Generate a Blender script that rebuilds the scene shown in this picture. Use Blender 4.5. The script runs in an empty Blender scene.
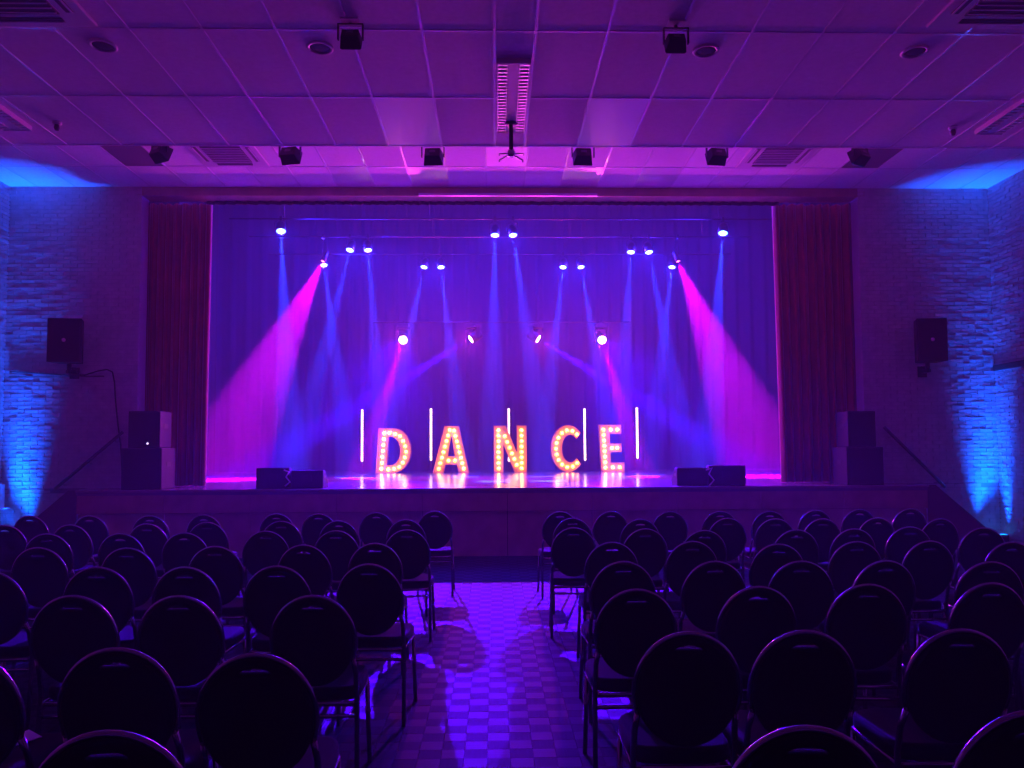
import bpy, bmesh, math, random
from mathutils import Vector, Matrix

random.seed(7)
SC = bpy.context.scene
COL = SC.collection
R = math.radians

# ------------------------------------------------------------------ camera
F = 768.0                       # focal length in pixels of the 1024 wide frame
CAM = Vector((-0.182, 0.0, 1.53))
YAW, PITCH, ROLL = -1.283, 3.147, -0.321
CY = 411.2                      # image row of the optical axis (the frame is shifted up a little)
cam = bpy.data.cameras.new('camera')
cam.sensor_width = 36.0
cam.lens = F / 1024.0 * 36.0
cam.clip_start = 0.05
cam.shift_y = (CY - 384.0) / 1024.0
camo = bpy.data.objects.new('camera', cam)
COL.objects.link(camo)
CM = Matrix.Rotation(R(YAW), 3, 'Z') @ Matrix.Rotation(R(90 + PITCH), 3, 'X') @ Matrix.Rotation(R(ROLL), 3, 'Z')
camo.matrix_world = Matrix.Translation(CAM) @ CM.to_4x4()
SC.camera = camo

# ------------------------------------------------------------------ light of the place
W = bpy.data.worlds.new('world')
SC.world = W
W.use_nodes = True
W.node_tree.nodes['Background'].inputs[0].default_value = (0.0, 0.0, 0.0, 1)
W.node_tree.nodes['Background'].inputs[1].default_value = 0.0
VS = SC.view_settings
VS.view_transform = 'Standard'
VS.look = 'None'
VS.exposure = 0.0
VS.gamma = 1.0
VS.use_curve_mapping = False
SC.cycles.use_denoising = True
SC.cycles.volume_bounces = 2
SC.cycles.max_bounces = 12
SC.cycles.diffuse_bounces = 6

P_BLUE, P_MAG, P_MOVE_IN, P_MOVE_OUT = 125000.0, 85000.0, 260000.0, 38000.0
P_HALL_FILL = 1100.0
P_HAZE_FILL = 380.0
P_UP = 50.0
E_BULB, E_LED = 18.0, 7.0
HAZE_STAGE, HAZE_HALL = 0.009, 0.006
C_BLUE = (0.008, 0.03, 1.0)
C_MAG = (0.62, 0.0, 0.9)
C_VIO = (0.04, 0.0, 1.0)
C_WARM = (1.0, 0.40, 0.02)
C_UP = (0.0, 0.08, 1.0)


def ray(px, py):
    return (CM @ Vector(((px - 512.0) / F, -(py - CY) / F, -1.0)))


def at_y(px, py, y):
    d = ray(px, py)
    return CAM + d * ((y - CAM.y) / d.y)


def at_z(px, py, z):
    d = ray(px, py)
    return CAM + d * ((z - CAM.z) / d.z)


# ------------------------------------------------------------------ materials
def mat(name, col, rough=0.6, metal=0.0, emit=None, estr=0.0, noise=None, bump=None, spec=0.5, sheen=0.0, coat=0.0):
    m = bpy.data.materials.new(name)
    m.use_nodes = True
    nt = m.node_tree
    b = nt.nodes['Principled BSDF']
    b.inputs['Base Color'].default_value = (*col, 1)
    b.inputs['Roughness'].default_value = rough
    b.inputs['Metallic'].default_value = metal
    b.inputs['Specular IOR Level'].default_value = spec
    if sheen:
        b.inputs['Sheen Weight'].default_value = sheen
    if coat:
        b.inputs['Coat Weight'].default_value = coat
    if emit:
        b.inputs['Emission Color'].default_value = (*emit, 1)
        b.inputs['Emission Strength'].default_value = estr
    if noise or bump:
        tc = nt.nodes.new('ShaderNodeNewGeometry')
    if noise:                       # (scale, amount) of brightness mottling
        n = nt.nodes.new('ShaderNodeTexNoise')
        n.inputs['Scale'].default_value = noise[0]
        n.inputs['Detail'].default_value = 4
        nt.links.new(tc.outputs['Position'], n.inputs['Vector'])
        r = nt.nodes.new('ShaderNodeValToRGB')
        a = noise[1]
        r.color_ramp.elements[0].position = 0.3
        r.color_ramp.elements[1].position = 0.7
        r.color_ramp.elements[0].color = (*[c * (1 - a) for c in col], 1)
        r.color_ramp.elements[1].color = (*[min(1, c * (1 + a)) for c in col], 1)
        nt.links.new(n.outputs['Fac'], r.inputs['Fac'])
        nt.links.new(r.outputs['Color'], b.inputs['Base Color'])
    if bump:                        # (scale, strength)
        n2 = nt.nodes.new('ShaderNodeTexNoise')
        n2.inputs['Scale'].default_value = bump[0]
        n2.inputs['Detail'].default_value = 3
        nt.links.new(tc.outputs['Position'], n2.inputs['Vector'])
        bp = nt.nodes.new('ShaderNodeBump')
        bp.inputs['Strength'].default_value = bump[1]
        bp.inputs['Distance'].default_value = 0.01
        nt.links.new(n2.outputs['Fac'], bp.inputs['Height'])
        nt.links.new(bp.outputs['Normal'], b.inputs['Normal'])
    return m


def parquet_mat(name, col, axis):
    m = mat(name, col, rough=0.6 if axis == 0 else 0.7, spec=.07)
    nt = m.node_tree
    b = nt.nodes['Principled BSDF']
    ge = nt.nodes.new('ShaderNodeNewGeometry')
    mp = nt.nodes.new('ShaderNodeMapping')
    mp.inputs['Scale'].default_value = (3, 60, 1) if axis == 0 else (60, 3, 1)
    nt.links.new(ge.outputs['Position'], mp.inputs['Vector'])
    n = nt.nodes.new('ShaderNodeTexNoise')
    n.inputs['Scale'].default_value = 1.0
    n.inputs['Detail'].default_value = 3
    nt.links.new(mp.outputs['Vector'], n.inputs['Vector'])
    r = nt.nodes.new('ShaderNodeValToRGB')
    r.color_ramp.elements[0].position = 0.3
    r.color_ramp.elements[1].position = 0.7
    r.color_ramp.elements[0].color = (*[c * .72 for c in col], 1)
    r.color_ramp.elements[1].color = (*[c * 1.25 for c in col], 1)
    nt.links.new(n.outputs['Fac'], r.inputs['Fac'])
    nt.links.new(r.outputs['Color'], b.inputs['Base Color'])
    bp = nt.nodes.new('ShaderNodeBump')
    bp.inputs['Strength'].default_value = 0.15
    bp.inputs['Distance'].default_value = 0.004
    nt.links.new(n.outputs['Fac'], bp.inputs['Height'])
    nt.links.new(bp.outputs['Normal'], b.inputs['Normal'])
    return m


M = {
    'brick': mat('painted_brick', (0.50, 0.44, 0.44), 0.7, noise=(9, .12), bump=(60, .5)),
    'mortar': mat('mortar', (0.44, 0.40, 0.40), 0.9, bump=(90, .4)),
    'plaster': mat('dark_plaster', (0.10, 0.09, 0.09), 0.8, noise=(3, .2)),
    'tile': mat('ceiling_tile', (0.84, 0.82, 0.84), 0.75, noise=(30, .06), bump=(180, .12)),
    'tile_dim': mat('ceiling_tile_aged', (0.77, 0.75, 0.76), 0.75, noise=(30, .06), bump=(180, .12)),
    'grid': mat('ceiling_grid_white', (0.92, 0.90, 0.92), 0.2, coat=.5),
    'acrylic': mat('acrylic_light_panel', (0.78, 0.76, 0.74), 0.22, spec=0.8, bump=(6, .03)),
    'white_panel': mat('white_light_panel', (0.95, 0.93, 0.93), 0.5),
    'white_metal': mat('white_metal', (0.72, 0.70, 0.70), 0.4),
    'chrome': mat('louvre_aluminium', (0.96, 0.93, 0.90), 0.42, .7),
    'grille': mat('dark_grille', (0.16, 0.14, 0.15), 0.6),
    'black': mat('black_metal', (0.015, 0.015, 0.017), 0.45),
    'black_soft': mat('black_painted_wood', (0.018, 0.017, 0.020), 0.7, bump=(150, .2)),
    'mesh': mat('speaker_grille_cloth', (0.012, 0.012, 0.014), 0.85, bump=(300, .3)),
    'fabric': mat('black_fabric', (0.010, 0.008, 0.010), 0.95, spec=.2, sheen=.05, bump=(260, .25)),
    'tube': mat('chair_tube_metal', (0.50, 0.48, 0.52), 0.16, 1.0),
    'velvet': mat('red_velvet', (0.30, 0.012, 0.03), 0.9, sheen=.5, noise=(5, .15)),
    'backdrop': mat('dark_backdrop_cloth', (0.018, 0.018, 0.05), 0.95, noise=(2, .1)),
    'leg_drape': mat('black_drape', (0.035, 0.033, 0.04), 0.95, sheen=.1),
    'stage_floor': mat('stage_floor_gloss', (0.24, 0.21, 0.23), 0.17, noise=(1.3, .2), bump=(2.5, .02)),
    'stage_front': mat('stage_front_wood', (0.42, 0.30, 0.20), 0.65, noise=(4, .15)),
    'nosing': mat('stage_nosing', (0.28, 0.22, 0.22), 0.35),
    'stair': mat('stair_wood', (0.11, 0.08, 0.08), 0.7),
    'rail': mat('dark_handrail', (0.05, 0.035, 0.035), 0.5),
    'steel': mat('bright_steel', (0.7, 0.68, 0.68), 0.25, 1.0),
    'letter': mat('letter_face_glow_tint', (0.62, 0.38, 0.03), 0.6, spec=.2),  # white letter face, warm bulb light put into the base colour
    'rim': mat('letter_rim_glow_tint', (0.55, 0.22, 0.06), 0.6, spec=.2),  # rim of the white letters, tinted with the same bulb glow
    'bulb': mat('warm_bulb_glass', (1, .8, .5), 0.3, emit=C_WARM, estr=E_BULB),
    'led': mat('warm_white_pixel', (1, .8, .8), 0.3, emit=(1.0, 0.62, 0.42), estr=E_LED),
    'lens_blue': mat('lens_lit_blue', (.2, .4, 1), 0.3, emit=(0.07, 0.55, 1.0), estr=6),
    'lens_mag': mat('lens_lit_magenta', (1, .2, .8), 0.3, emit=(1.0, 0.12, 0.55), estr=12),
    'lens_white': mat('lens_lit_violet_white', (1, .8, 1), 0.3, emit=(0.95, 0.62, 1.0), estr=26),
    'lens_up': mat('uplight_lens_lit', (.1, .3, 1), 0.3, emit=(0.0, 0.3, 1.0), estr=3),
    'lens_off': mat('dark_glass', (.03, .03, .04), 0.1, coat=.5),
    'paper': mat('white_paper', (.85, .83, .84), 0.7),
    'cable': mat('black_cable', (.02, .018, .02), 0.6),
    'tape': mat('pale_cable', (.75, .65, .75), 0.5),
    'badge': mat('speaker_badge', (.9, .6, .6), 0.3),
    'ind': mat('indicator_lamp', (1, 1, 1), 0.3, emit=(1, .8, 1), estr=3),
    'pq_a': parquet_mat('parquet_fingers_across', (0.017, 0.014, 0.016), 0),
    'pq_b': parquet_mat('parquet_fingers_along', (0.0105, 0.009, 0.010), 1),  # darker than the squares laid across: sheen by finger direction put into the colour
}


# ------------------------------------------------------------------ mesh helpers
class MB:
    def __init__(self):
        self.v, self.f, self.s = [], [], []

    def raw(self, vs, fs, smooth=False):
        o = len(self.v)
        self.v += [tuple(p) for p in vs]
        self.f += [tuple(i + o for i in f) for f in fs]
        self.s += [smooth] * len(fs)
        return self

    def box(self, c, s, rot=None):
        c = Vector(c)
        h = Vector(s) * .5
        vs = []
        for x in (-1, 1):
            for y in (-1, 1):
                for z in (-1, 1):
                    p = Vector((x * h.x, y * h.y, z * h.z))
                    if rot is not None:
                        p = rot @ p
                    vs.append(c + p)
        return self.raw(vs, [(0, 1, 3, 2), (4, 6, 7, 5), (0, 4, 5, 1), (2, 3, 7, 6), (0, 2, 6, 4), (1, 5, 7, 3)])

    def tube(self, pts, r, n=8, closed=False):
        pts = [Vector(p) for p in pts]
        m = len(pts)
        rs = r if isinstance(r, (list, tuple)) else [r] * m
        vs, fs = [], []
        prev = None
        for i, p in enumerate(pts):
            if closed:
                t = (pts[(i + 1) % m] - pts[i - 1]).normalized()
            else:
                t = (pts[min(i + 1, m - 1)] - pts[max(i - 1, 0)]).normalized()
            if prev is None:
                a = Vector((0, 0, 1)) if abs(t.z) < .9 else Vector((1, 0, 0))
                u = t.cross(a).normalized()
            else:
                u = (prev - t * prev.dot(t)).normalized()
            prev = u
            w = t.cross(u)
            for k in range(n):
                an = 2 * math.pi * k / n
                vs.append(p + (u * math.cos(an) + w * math.sin(an)) * rs[i])
        L = m if closed else m - 1
        for i in range(L):
            for k in range(n):
                a = i * n + k
                b = i * n + (k + 1) % n
                c = ((i + 1) % m) * n + (k + 1) % n
                d = ((i + 1) % m) * n + k
                fs.append((a, b, c, d))
        self.raw(vs, fs, True)
        if not closed:
            o = len(self.v) - len(vs)
            self.f += [tuple(o + k for k in reversed(range(n))), tuple(o + (m - 1) * n + k for k in range(n))]
            self.s += [False, False]
        return self

    def lathe(self, prof, n=20, origin=(0, 0, 0), q=None, smooth=True):
        """profile of (radius, height) turned about z, then turned by q and moved"""
        o = Vector(origin)
        vs, fs = [], []
        for (r, z) in prof:
            for k in range(n):
                a = 2 * math.pi * k / n
                p = Vector((r * math.cos(a), r * math.sin(a), z))
                if q is not None:
                    p = q @ p
                vs.append(o + p)
        for i in range(len(prof) - 1):
            for k in range(n):
                fs.append((i * n + k, i * n + (k + 1) % n, (i + 1) * n + (k + 1) % n, (i + 1) * n + k))
        self.raw(vs, fs, smooth)
        b = len(self.v) - len(vs)
        self.f += [tuple(b + k for k in reversed(range(n))), tuple(b + (len(prof) - 1) * n + k for k in range(n))]
        self.s += [False, False]
        return self

    def mesh(self, name):
        me = bpy.data.meshes.new(name)
        me.from_pydata(self.v, [], self.f)
        me.polygons.foreach_set('use_smooth', self.s)
        me.update()
        return me

    def build(self, name, m, parent=None, bevel=0.0, seg=2, loc=None):
        return obj(name, self.mesh(name), m, parent, bevel, seg, loc)


def obj(name, me, m, parent=None, bevel=0.0, seg=2, loc=None):
    o = bpy.data.objects.new(name, me)
    if m is not None and len(me.materials) == 0:
        me.materials.append(M[m])
    COL.objects.link(o)
    if parent is not None:
        o.parent = parent
    if loc is not None:
        o.location = loc
    if bevel:
        b = o.modifiers.new('bevel', 'BEVEL')
        b.width = bevel
        b.segments = seg
        b.limit_method = 'ANGLE'
    return o


def outline_mesh(name, loops, depth, bevel=0.0, res=2):
    """solid plate in the local xy plane (first loop outer, others holes), centred on z = 0"""
    cu = bpy.data.curves.new(name, 'CURVE')
    cu.dimensions = '2D'
    cu.fill_mode = 'BOTH'
    cu.extrude = max(depth / 2 - bevel, 0.0005)
    cu.bevel_depth = bevel
    cu.bevel_resolution = res
    cu.offset = -bevel
    for lp in loops:
        s = cu.splines.new('POLY')
        s.points.add(len(lp) - 1)
        for p, q in zip(s.points, lp):
            p.co = (q[0], q[1], 0, 1)
        s.use_cyclic_u = True
    tmp = bpy.data.objects.new(name, cu)
    COL.objects.link(tmp)
    dg = bpy.context.evaluated_depsgraph_get()
    me = bpy.data.meshes.new_from_object(tmp.evaluated_get(dg))
    me.name = name
    bpy.data.objects.remove(tmp)
    bpy.data.curves.remove(cu)
    me.materials.clear()
    return me


def empty(name, loc, rz=0.0, label=None, cat=None, group=None, kind=None):
    o = bpy.data.objects.new(name, None)
    o.empty_display_size = 0.1
    COL.objects.link(o)
    o.location = loc
    o.rotation_euler = (0, 0, rz)
    return tag(o, label, cat, group, kind)


def tag(o, label=None, cat=None, group=None, kind=None):
    for k, v in (('label', label), ('category', cat), ('group', group), ('kind', kind)):
        if v:
            o[k] = v
    return o


def copy_tree(o, parent=None):
    c = o.copy()
    COL.objects.link(c)
    if parent is not None:
        c.parent = parent
    for ch in list(o.children):
        copy_tree(ch, c)
    return c


def lamp(name, kind, loc, col, power, parent, aim=None, **kw):
    l = bpy.data.lights.new(name, kind)
    l.color = col
    l.energy = power
    for k, v in kw.items():
        setattr(l, k, v)
    o = bpy.data.objects.new(name, l)
    COL.objects.link(o)
    o.parent = parent
    o.location = loc
    if aim is not None:
        o.rotation_euler = Vector(aim).to_track_quat('-Z', 'Y').to_euler()
    return o


ORD = ['first', 'second', 'third', 'fourth', 'fifth', 'sixth', 'seventh', 'eighth', 'ninth']

# ------------------------------------------------------------------ dimensions of the hall
XL, XR = -7.95, 7.97
Y_BACK, Y_STEP, Y_FRONT = -4.0, 8.57, 12.3
Z_NEAR, Z_FAR = 5.023, 5.86
STAGE_Y, STAGE_Z, STAGE_X = 11.5, 1.02, 6.35
OPEN_L, OPEN_R = at_y(139.5, 300, Y_FRONT).x, at_y(861, 300, Y_FRONT).x
Y_DROP = 22.4
HOUSE_Z = 9.4
HOUSE_X = 8.9

# ------------------------------------------------------------------ floor of parquet squares
PQ = 0.117
floor = empty('floor', (0, 0, 0), kind='structure', label='mosaic parquet floor of small alternating squares', cat=None)
MB().box((0, (Y_BACK + Y_FRONT) / 2, -.06), (XR - XL + .4, Y_FRONT - Y_BACK, .1)).build('screed', 'plaster', floor)
g = .0004


def pq_block(z):
    h = PQ / 2 - g
    mb = MB()
    vs = [(-h, -h, -.01), (h, -h, -.01), (h, h, -.01), (-h, h, -.01),
          (-h + .0006, -h + .0006, z), (h - .0006, -h + .0006, z), (h - .0006, h - .0006, z), (-h + .0006, h - .0006, z)]
    return mb.raw(vs, [(4, 5, 6, 7), (0, 1, 5, 4), (1, 2, 6, 5), (2, 3, 7, 6), (3, 0, 4, 7)])


pq_me = {}
for k in 'ab':
    for z in (0, 1, 2):
        me = pq_block(-.0004 * z).mesh('parquet_block')
        me.materials.append(M['pq_' + k])
        pq_me[k, z] = me
rest = {'a': MB(), 'b': MB()}
nx = int((XR - XL) / PQ) + 1
ny = int((STAGE_Y + .2 - Y_BACK) / PQ) + 1
cnt = 0
for j in range(ny):
    y = Y_BACK + (j + .5) * PQ
    for i in range(nx):
        x = XL + (i + .5) * PQ
        k = 'ab'[(i + j) % 2]
        if 3.68 < y < 3.68 + 3.9 and -.62 < x - .05 < .44 and cnt < 300:
            cnt += 1
            o = obj('parquet_block', pq_me[k, random.randrange(3)], None, floor, loc=(x, y, 0))
        else:
            h = PQ / 2 - g
            z = -.0004 * random.randrange(3)
            t = .0006
            if y < 3.0 or abs(x) > 6.5:
                rest[k].raw([(x - h, y - h, z), (x + h, y - h, z), (x + h, y + h, z), (x - h, y + h, z)], [(0, 1, 2, 3)])
            else:
                rest[k].raw([(x - h, y - h, -.01), (x + h, y - h, -.01), (x + h, y + h, -.01), (x - h, y + h, -.01),
                             (x - h + t, y - h + t, z), (x + h - t, y - h + t, z), (x + h - t, y + h - t, z), (x - h + t, y + h - t, z)],
                            [(4, 5, 6, 7), (0, 1, 5, 4), (1, 2, 6, 5), (2, 3, 7, 6), (3, 0, 4, 7)])
for k in 'ab':
    tag(rest[k].build('parquet_blocks', 'pq_' + k, floor), kind='stuff')

# ------------------------------------------------------------------ brick walls
BL, BH, BD, J, CH = 0.21, 0.052, 0.05, 0.011, 0.063
brick_vs = []
for k in range(6):
    rr = random.Random(k)
    vs = []
    for x in (-1, 1):
        for y in (-1, 1):
            for z in (-1, 1):
                vs.append((x * .5 + rr.uniform(-.012, .012), y * .5 + rr.uniform(-.04, .04) * (y < 0), z * .5 + rr.uniform(-.05, .05)))
    brick_vs.append(vs)
BF = [(0, 1, 3, 2), (4, 6, 7, 5), (0, 4, 5, 1), (2, 3, 7, 6), (0, 2, 6, 4), (1, 5, 7, 3)]
brick_me = []
for vs in brick_vs:
    me = MB().raw([(p[0] * BL, p[1] * BD, p[2] * BH) for p in vs], BF).mesh('brick')
    me.materials.append(M['brick'])
    brick_me.append(me)


def brick_wall(name, label, origin, udir, length, z0, z1, pick, thick=.25):
    """wall surface through origin along udir; its face looks to the left of udir turned by -90 degrees"""
    u = Vector(udir).normalized()
    n = Vector((u.y, -u.x, 0))          # outward normal (towards the hall)
    rz = math.atan2(u.y, u.x)
    root = empty(name, Vector(origin), rz, label=label, kind='structure')
    MB().box((length / 2, thick / 2 + .012, (z0 + z1) / 2), (length, thick, z1 - z0)).build('mortar_bed', 'mortar', root)
    mb = MB()
    chosen = []
    rows = int((z1 - z0) / CH)
    for r_ in range(rows):
        z = z0 + (r_ + .5) * CH
        x = -(BL + J) * (.5 if r_ % 2 else 0)
        while x < length:
            a, b = max(x, 0), min(x + BL, length)
            x += BL + J
            if b - a < .04:
                continue
            pr = random.uniform(-.002, .003)
            c = ((a + b) / 2, BD / 2 - pr, z + random.uniform(-.002, .002))
            tw = (random.uniform(-.008, .008), random.uniform(-.025, .025), random.uniform(-.007, .007))
            vi = random.randrange(6)
            wp = Vector(origin) + u * c[0]
            if abs((b - a) - BL) < 1e-4 and pick(wp.x, wp.y, z) and len(chosen) < 300:
                o = obj('brick', brick_me[vi], None, root, loc=c)
                o.rotation_euler = (tw[1] * .6, tw[0], tw[2])
                chosen.append(o)
            else:
                w = b - a
                mm = Matrix.Rotation(tw[1] * .6, 3, 'X') @ Matrix.Rotation(tw[0], 3, 'Y') @ Matrix.Rotation(tw[2], 3, 'Z')
                mb.raw([Vector(c) + mm @ Vector((p[0] * w, p[1] * BD, p[2] * BH)) for p in brick_vs[vi]], BF)
    tag(mb.build('bricks', 'brick', root), kind='stuff')
    return root


brick_wall('wall_front_left', 'painted brick wall left of the stage opening', (XL, Y_FRONT, 0), (1, 0, 0), OPEN_L - XL, 0, Z_FAR,
           lambda x, y, z: x < -7.15 and 1.0 < z < 5.3)
brick_wall('wall_front_right', 'painted brick wall right of the stage opening', (OPEN_R, Y_FRONT, 0), (1, 0, 0), XR - OPEN_R, 0, Z_FAR,
           lambda x, y, z: x > 7.15 and 1.0 < z < 5.3)
brick_wall('wall_right', 'painted brick side wall on the right', (XR, Y_FRONT, 0), (0, -1, 0), Y_FRONT - Y_BACK, 0, Z_FAR,
           lambda x, y, z: y > 11.2 and .9 < z < 5.2)
brick_wall('wall_left', 'painted brick side wall on the left', (XL, Y_BACK, 0), (0, 1, 0), Y_FRONT - Y_BACK, 0, Z_FAR,
           lambda x, y, z: y > 11.7 and .5 < z < 5.6)
tag(MB().box((0, Y_BACK - .1, 3), (XR - XL + .6, .2, 6)).build('wall_back', 'plaster'), kind='structure', label='plain dark rear wall behind the seats')

# ------------------------------------------------------------------ ceiling: low part over the seats, raised part before the stage
ceil = empty('ceiling', (0, 0, Z_NEAR), kind='structure', label='suspended tile ceiling, raised in front of the stage')
dz = Z_FAR - Z_NEAR
MB().box((0, (Y_BACK + Y_STEP) / 2, .10 + .02), (XR - XL + .5, Y_STEP - Y_BACK, .2)).build('low_slab', 'white_metal', ceil)
MB().box((0, (Y_STEP + Y_FRONT + .3) / 2, dz + .12), (XR - XL + .5, Y_FRONT + .3 - Y_STEP, .2)).build('high_slab', 'white_metal', ceil)
MB().box((0, Y_STEP - .03, dz / 2 + .05), (XR - XL + .3, .06, dz + .1)).build('step_face', 'white_metal', ceil)
T = .0
cols = [(-.17, .17)]
x = .17
while x < XR - .02:
    cols += [(x, min(x + .6, XR)), (max(-x - .6, XL), -x)]
    x += .6
rows_n = [(Y_STEP - 1.2 * (k + 1), Y_STEP - 1.2 * k) for k in range(11)]
acr_n = {(-1.07, 0), (1.07, 0)}
gbar = MB()
tile_cache = {}


def tile(a, b, c, d, z, m, top=.02):
    key = (round(b - a, 3), round(d - c, 3), m)
    if key not in tile_cache:
        me = MB().box((0, 0, top / 2), (b - a - .02, d - c - .02, top)).mesh('ceiling_tile')
        me.materials.append(M[m])
        tile_cache[key] = me
    return tile_cache[key]


louvre_gap = [(0, at_z(512, 58, Z_NEAR).y, at_z(512, 128, Z_NEAR).y)]
for _a, _b in (((2, 126), (33, 126)), ((976, 130), (1001, 130))):
    _p, _q = at_z(*_a, Z_NEAR), at_z(*_b, Z_NEAR)
    louvre_gap.append(((_p.x + _q.x) / 2, _p.y - 1.46, _p.y))
rest_t = MB()
for ri, (c, d) in enumerate(rows_n):
    c = max(c, Y_BACK)
    for (a, b) in cols:
        xm = (a + b) / 2
        key = (round(xm, 2), ri)
        if ri < 4:
            m = 'acrylic' if (round(xm, 2), ri) in acr_n else random.choice(['tile', 'tile', 'tile_dim'])
            nm = 'acrylic_panel' if m == 'acrylic' else 'ceiling_tile'
            obj(nm, tile(a, b, c, d, 0, m), None, ceil, loc=(xm, (c + d) / 2, -.004 if m != 'acrylic' else -.006))
        else:
            rest_t.box((xm, (c + d) / 2, .01), (b - a - .02, d - c - .02, .02))
tag(rest_t.build('ceiling_tiles', 'tile', ceil), kind='stuff')
bar_long = MB().box((0, (Y_BACK + Y_STEP) / 2, 0), (.024, Y_STEP - Y_BACK, .02)).mesh('grid_bar')
bar_long.materials.append(M['grid'])
bar_wide = MB().box((0, 0, 0), (XR - XL, .024, .02)).mesh('grid_bar')
bar_wide.materials.append(M['grid'])
xs = sorted({round(a, 3) for a, b in cols} | {round(b, 3) for a, b in cols})
for x in xs:
    if abs(x) < XR - .05:
        obj('grid_bar', bar_long, None, ceil, loc=(x, 0, .0))
for k in range(4):
    obj('grid_bar', bar_wide, None, ceil, loc=(0, Y_STEP - 1.2 * k - (.012 if k == 0 else 0), .001))
# raised part
rows_f = [(8.60, 9.005), (9.005, 10.205), (10.205, 11.405), (11.405, Y_FRONT)]
special = {(0.0, 2): 'white_panel', (-3.0, 2): 'white_panel', (3.0, 2): 'white_panel', (-1.2, 3): 'acrylic', (1.2, 3): 'acrylic',
           (-2.4, 3): 'acrylic', (2.4, 3): 'acrylic', (-5.4, 2): 'grille', (5.4, 2): 'grille'}
for ri, (c, d) in enumerate(rows_f):
    for k in range(-13, 14):
        xm = .6 * k
        a, b = xm - .3, xm + .3
        m = special.get((round(xm, 1), ri), random.choice(['tile', 'tile', 'tile_dim']))
        nm = {'acrylic': 'acrylic_panel', 'white_panel': 'light_panel', 'grille': 'vent_grille'}.get(m, 'ceiling_tile')
        obj(nm, tile(a, b, c, d, 0, m), None, ceil, loc=(xm, (c + d) / 2, dz - .004))
bar_f = MB().box((0, (Y_STEP + Y_FRONT) / 2, 0), (.024, Y_FRONT - Y_STEP - .1, .02)).mesh('grid_bar')
bar_f.materials.append(M['grid'])
for k in range(-13, 13):
    obj('grid_bar', bar_f, None, ceil, loc=(.6 * k + .3, 0, dz))
for y in (9.005, 10.205, 11.405):
    obj('grid_bar', bar_wide, None, ceil, loc=(0, y, dz + .001))

# beam over the stage opening, with a narrow track below it
tag(MB().box((0, Y_FRONT + .16, Z_FAR - .07), (OPEN_R - OPEN_L + .2, .3, .14)).build('trim_1', 'stage_front'), kind='structure', label='dark beam along the top of the stage opening')
tag(MB().box((.05, Y_FRONT - .03, at_y(505, 195.5, Y_FRONT).z), (2.9, .05, .04)).build('trim_2', 'white_metal'), kind='structure', label='thin pale track under the opening beam')

# ------------------------------------------------------------------ the stage
stage = empty('stage', (0, STAGE_Y, 0), kind='structure', label='raised stage with glossy dark floor and panelled front')
d_apron = Y_FRONT - STAGE_Y
MB().box((0, d_apron / 2 + .02, STAGE_Z - .04), (2 * STAGE_X, d_apron + .04, .08)).build('apron_floor', 'stage_floor', stage)
MB().box((0, (Y_FRONT + Y_DROP + .6) / 2 - STAGE_Y, STAGE_Z - .04), (2 * HOUSE_X, Y_DROP + .6 - Y_FRONT, .08)).build('stage_floor', 'stage_floor', stage)
MB().box((0, -.006, STAGE_Z - .018), (2 * STAGE_X + .02, .035, .036)).build('nosing', 'nosing', stage, bevel=.008)
pw = 2 * STAGE_X / 10
fas = MB().box((0, 0, 0), (pw - .008, .03, .30)).mesh('fascia_board')
fas.materials.append(M['stage_front'])
pan = MB().box((0, 0, 0), (pw - .010, .03, STAGE_Z - .36)).mesh('front_panel')
pan.materials.append(M['stage_front'])
for k in range(10):
    xc = -STAGE_X + pw * (k + .5)
    obj('fascia_board', fas, None, stage, loc=(xc, .022, STAGE_Z - .195))
    obj('front_panel', pan, None, stage, loc=(xc, .07, (STAGE_Z - .36) / 2 + .005))
MB().box((0, d_apron / 2 + .1, STAGE_Z / 2 - .05), (2 * STAGE_X - .02, d_apron - .02, STAGE_Z - .12)).build('carcass', 'leg_drape', stage)
# stage house
tag(MB().box((-HOUSE_X - .1, (Y_FRONT + .3 + Y_DROP + .6) / 2, HOUSE_Z / 2), (.2, Y_DROP + .3 - Y_FRONT, HOUSE_Z)).build('wall_stage_left', 'plaster'), kind='structure', label='dark left wall of the stage house')
tag(MB().box((HOUSE_X + .1, (Y_FRONT + .3 + Y_DROP + .6) / 2, HOUSE_Z / 2), (.2, Y_DROP + .3 - Y_FRONT, HOUSE_Z)).build('wall_stage_right', 'plaster'), kind='structure', label='dark right wall of the stage house')
tag(MB().box((0, Y_DROP + .7, HOUSE_Z / 2), (2 * HOUSE_X + .4, .2, HOUSE_Z)).build('wall_stage_back', 'plaster'), kind='structure', label='dark rear wall of the stage house')
tag(MB().box((0, (Y_FRONT + .3 + Y_DROP + .6) / 2, HOUSE_Z + .1), (2 * HOUSE_X + .4, Y_DROP + .5 - Y_FRONT, .2)).build('ceiling_stage', 'plaster'), kind='structure', label='dark ceiling of the stage house')
tag(MB().box((0, Y_FRONT + .3, (Z_FAR + HOUSE_Z) / 2), (2 * HOUSE_X, .1, HOUSE_Z - Z_FAR)).build('wall_over_opening', 'plaster'), kind='structure', label='inner wall above the stage opening')
for s, e in ((-1, OPEN_L), (1, OPEN_R)):
    tag(MB().box(((s * HOUSE_X + e + s * .15) / 2, Y_FRONT + .28, 3), (abs(s * HOUSE_X - e - s * .15), .04, 5.9)).build('wall_return_' + ('left' if s < 0 else 'right'), 'plaster'),
        kind='structure', label='back of the wall beside the %s stage opening' % ('left' if s < 0 else 'right'))

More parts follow.
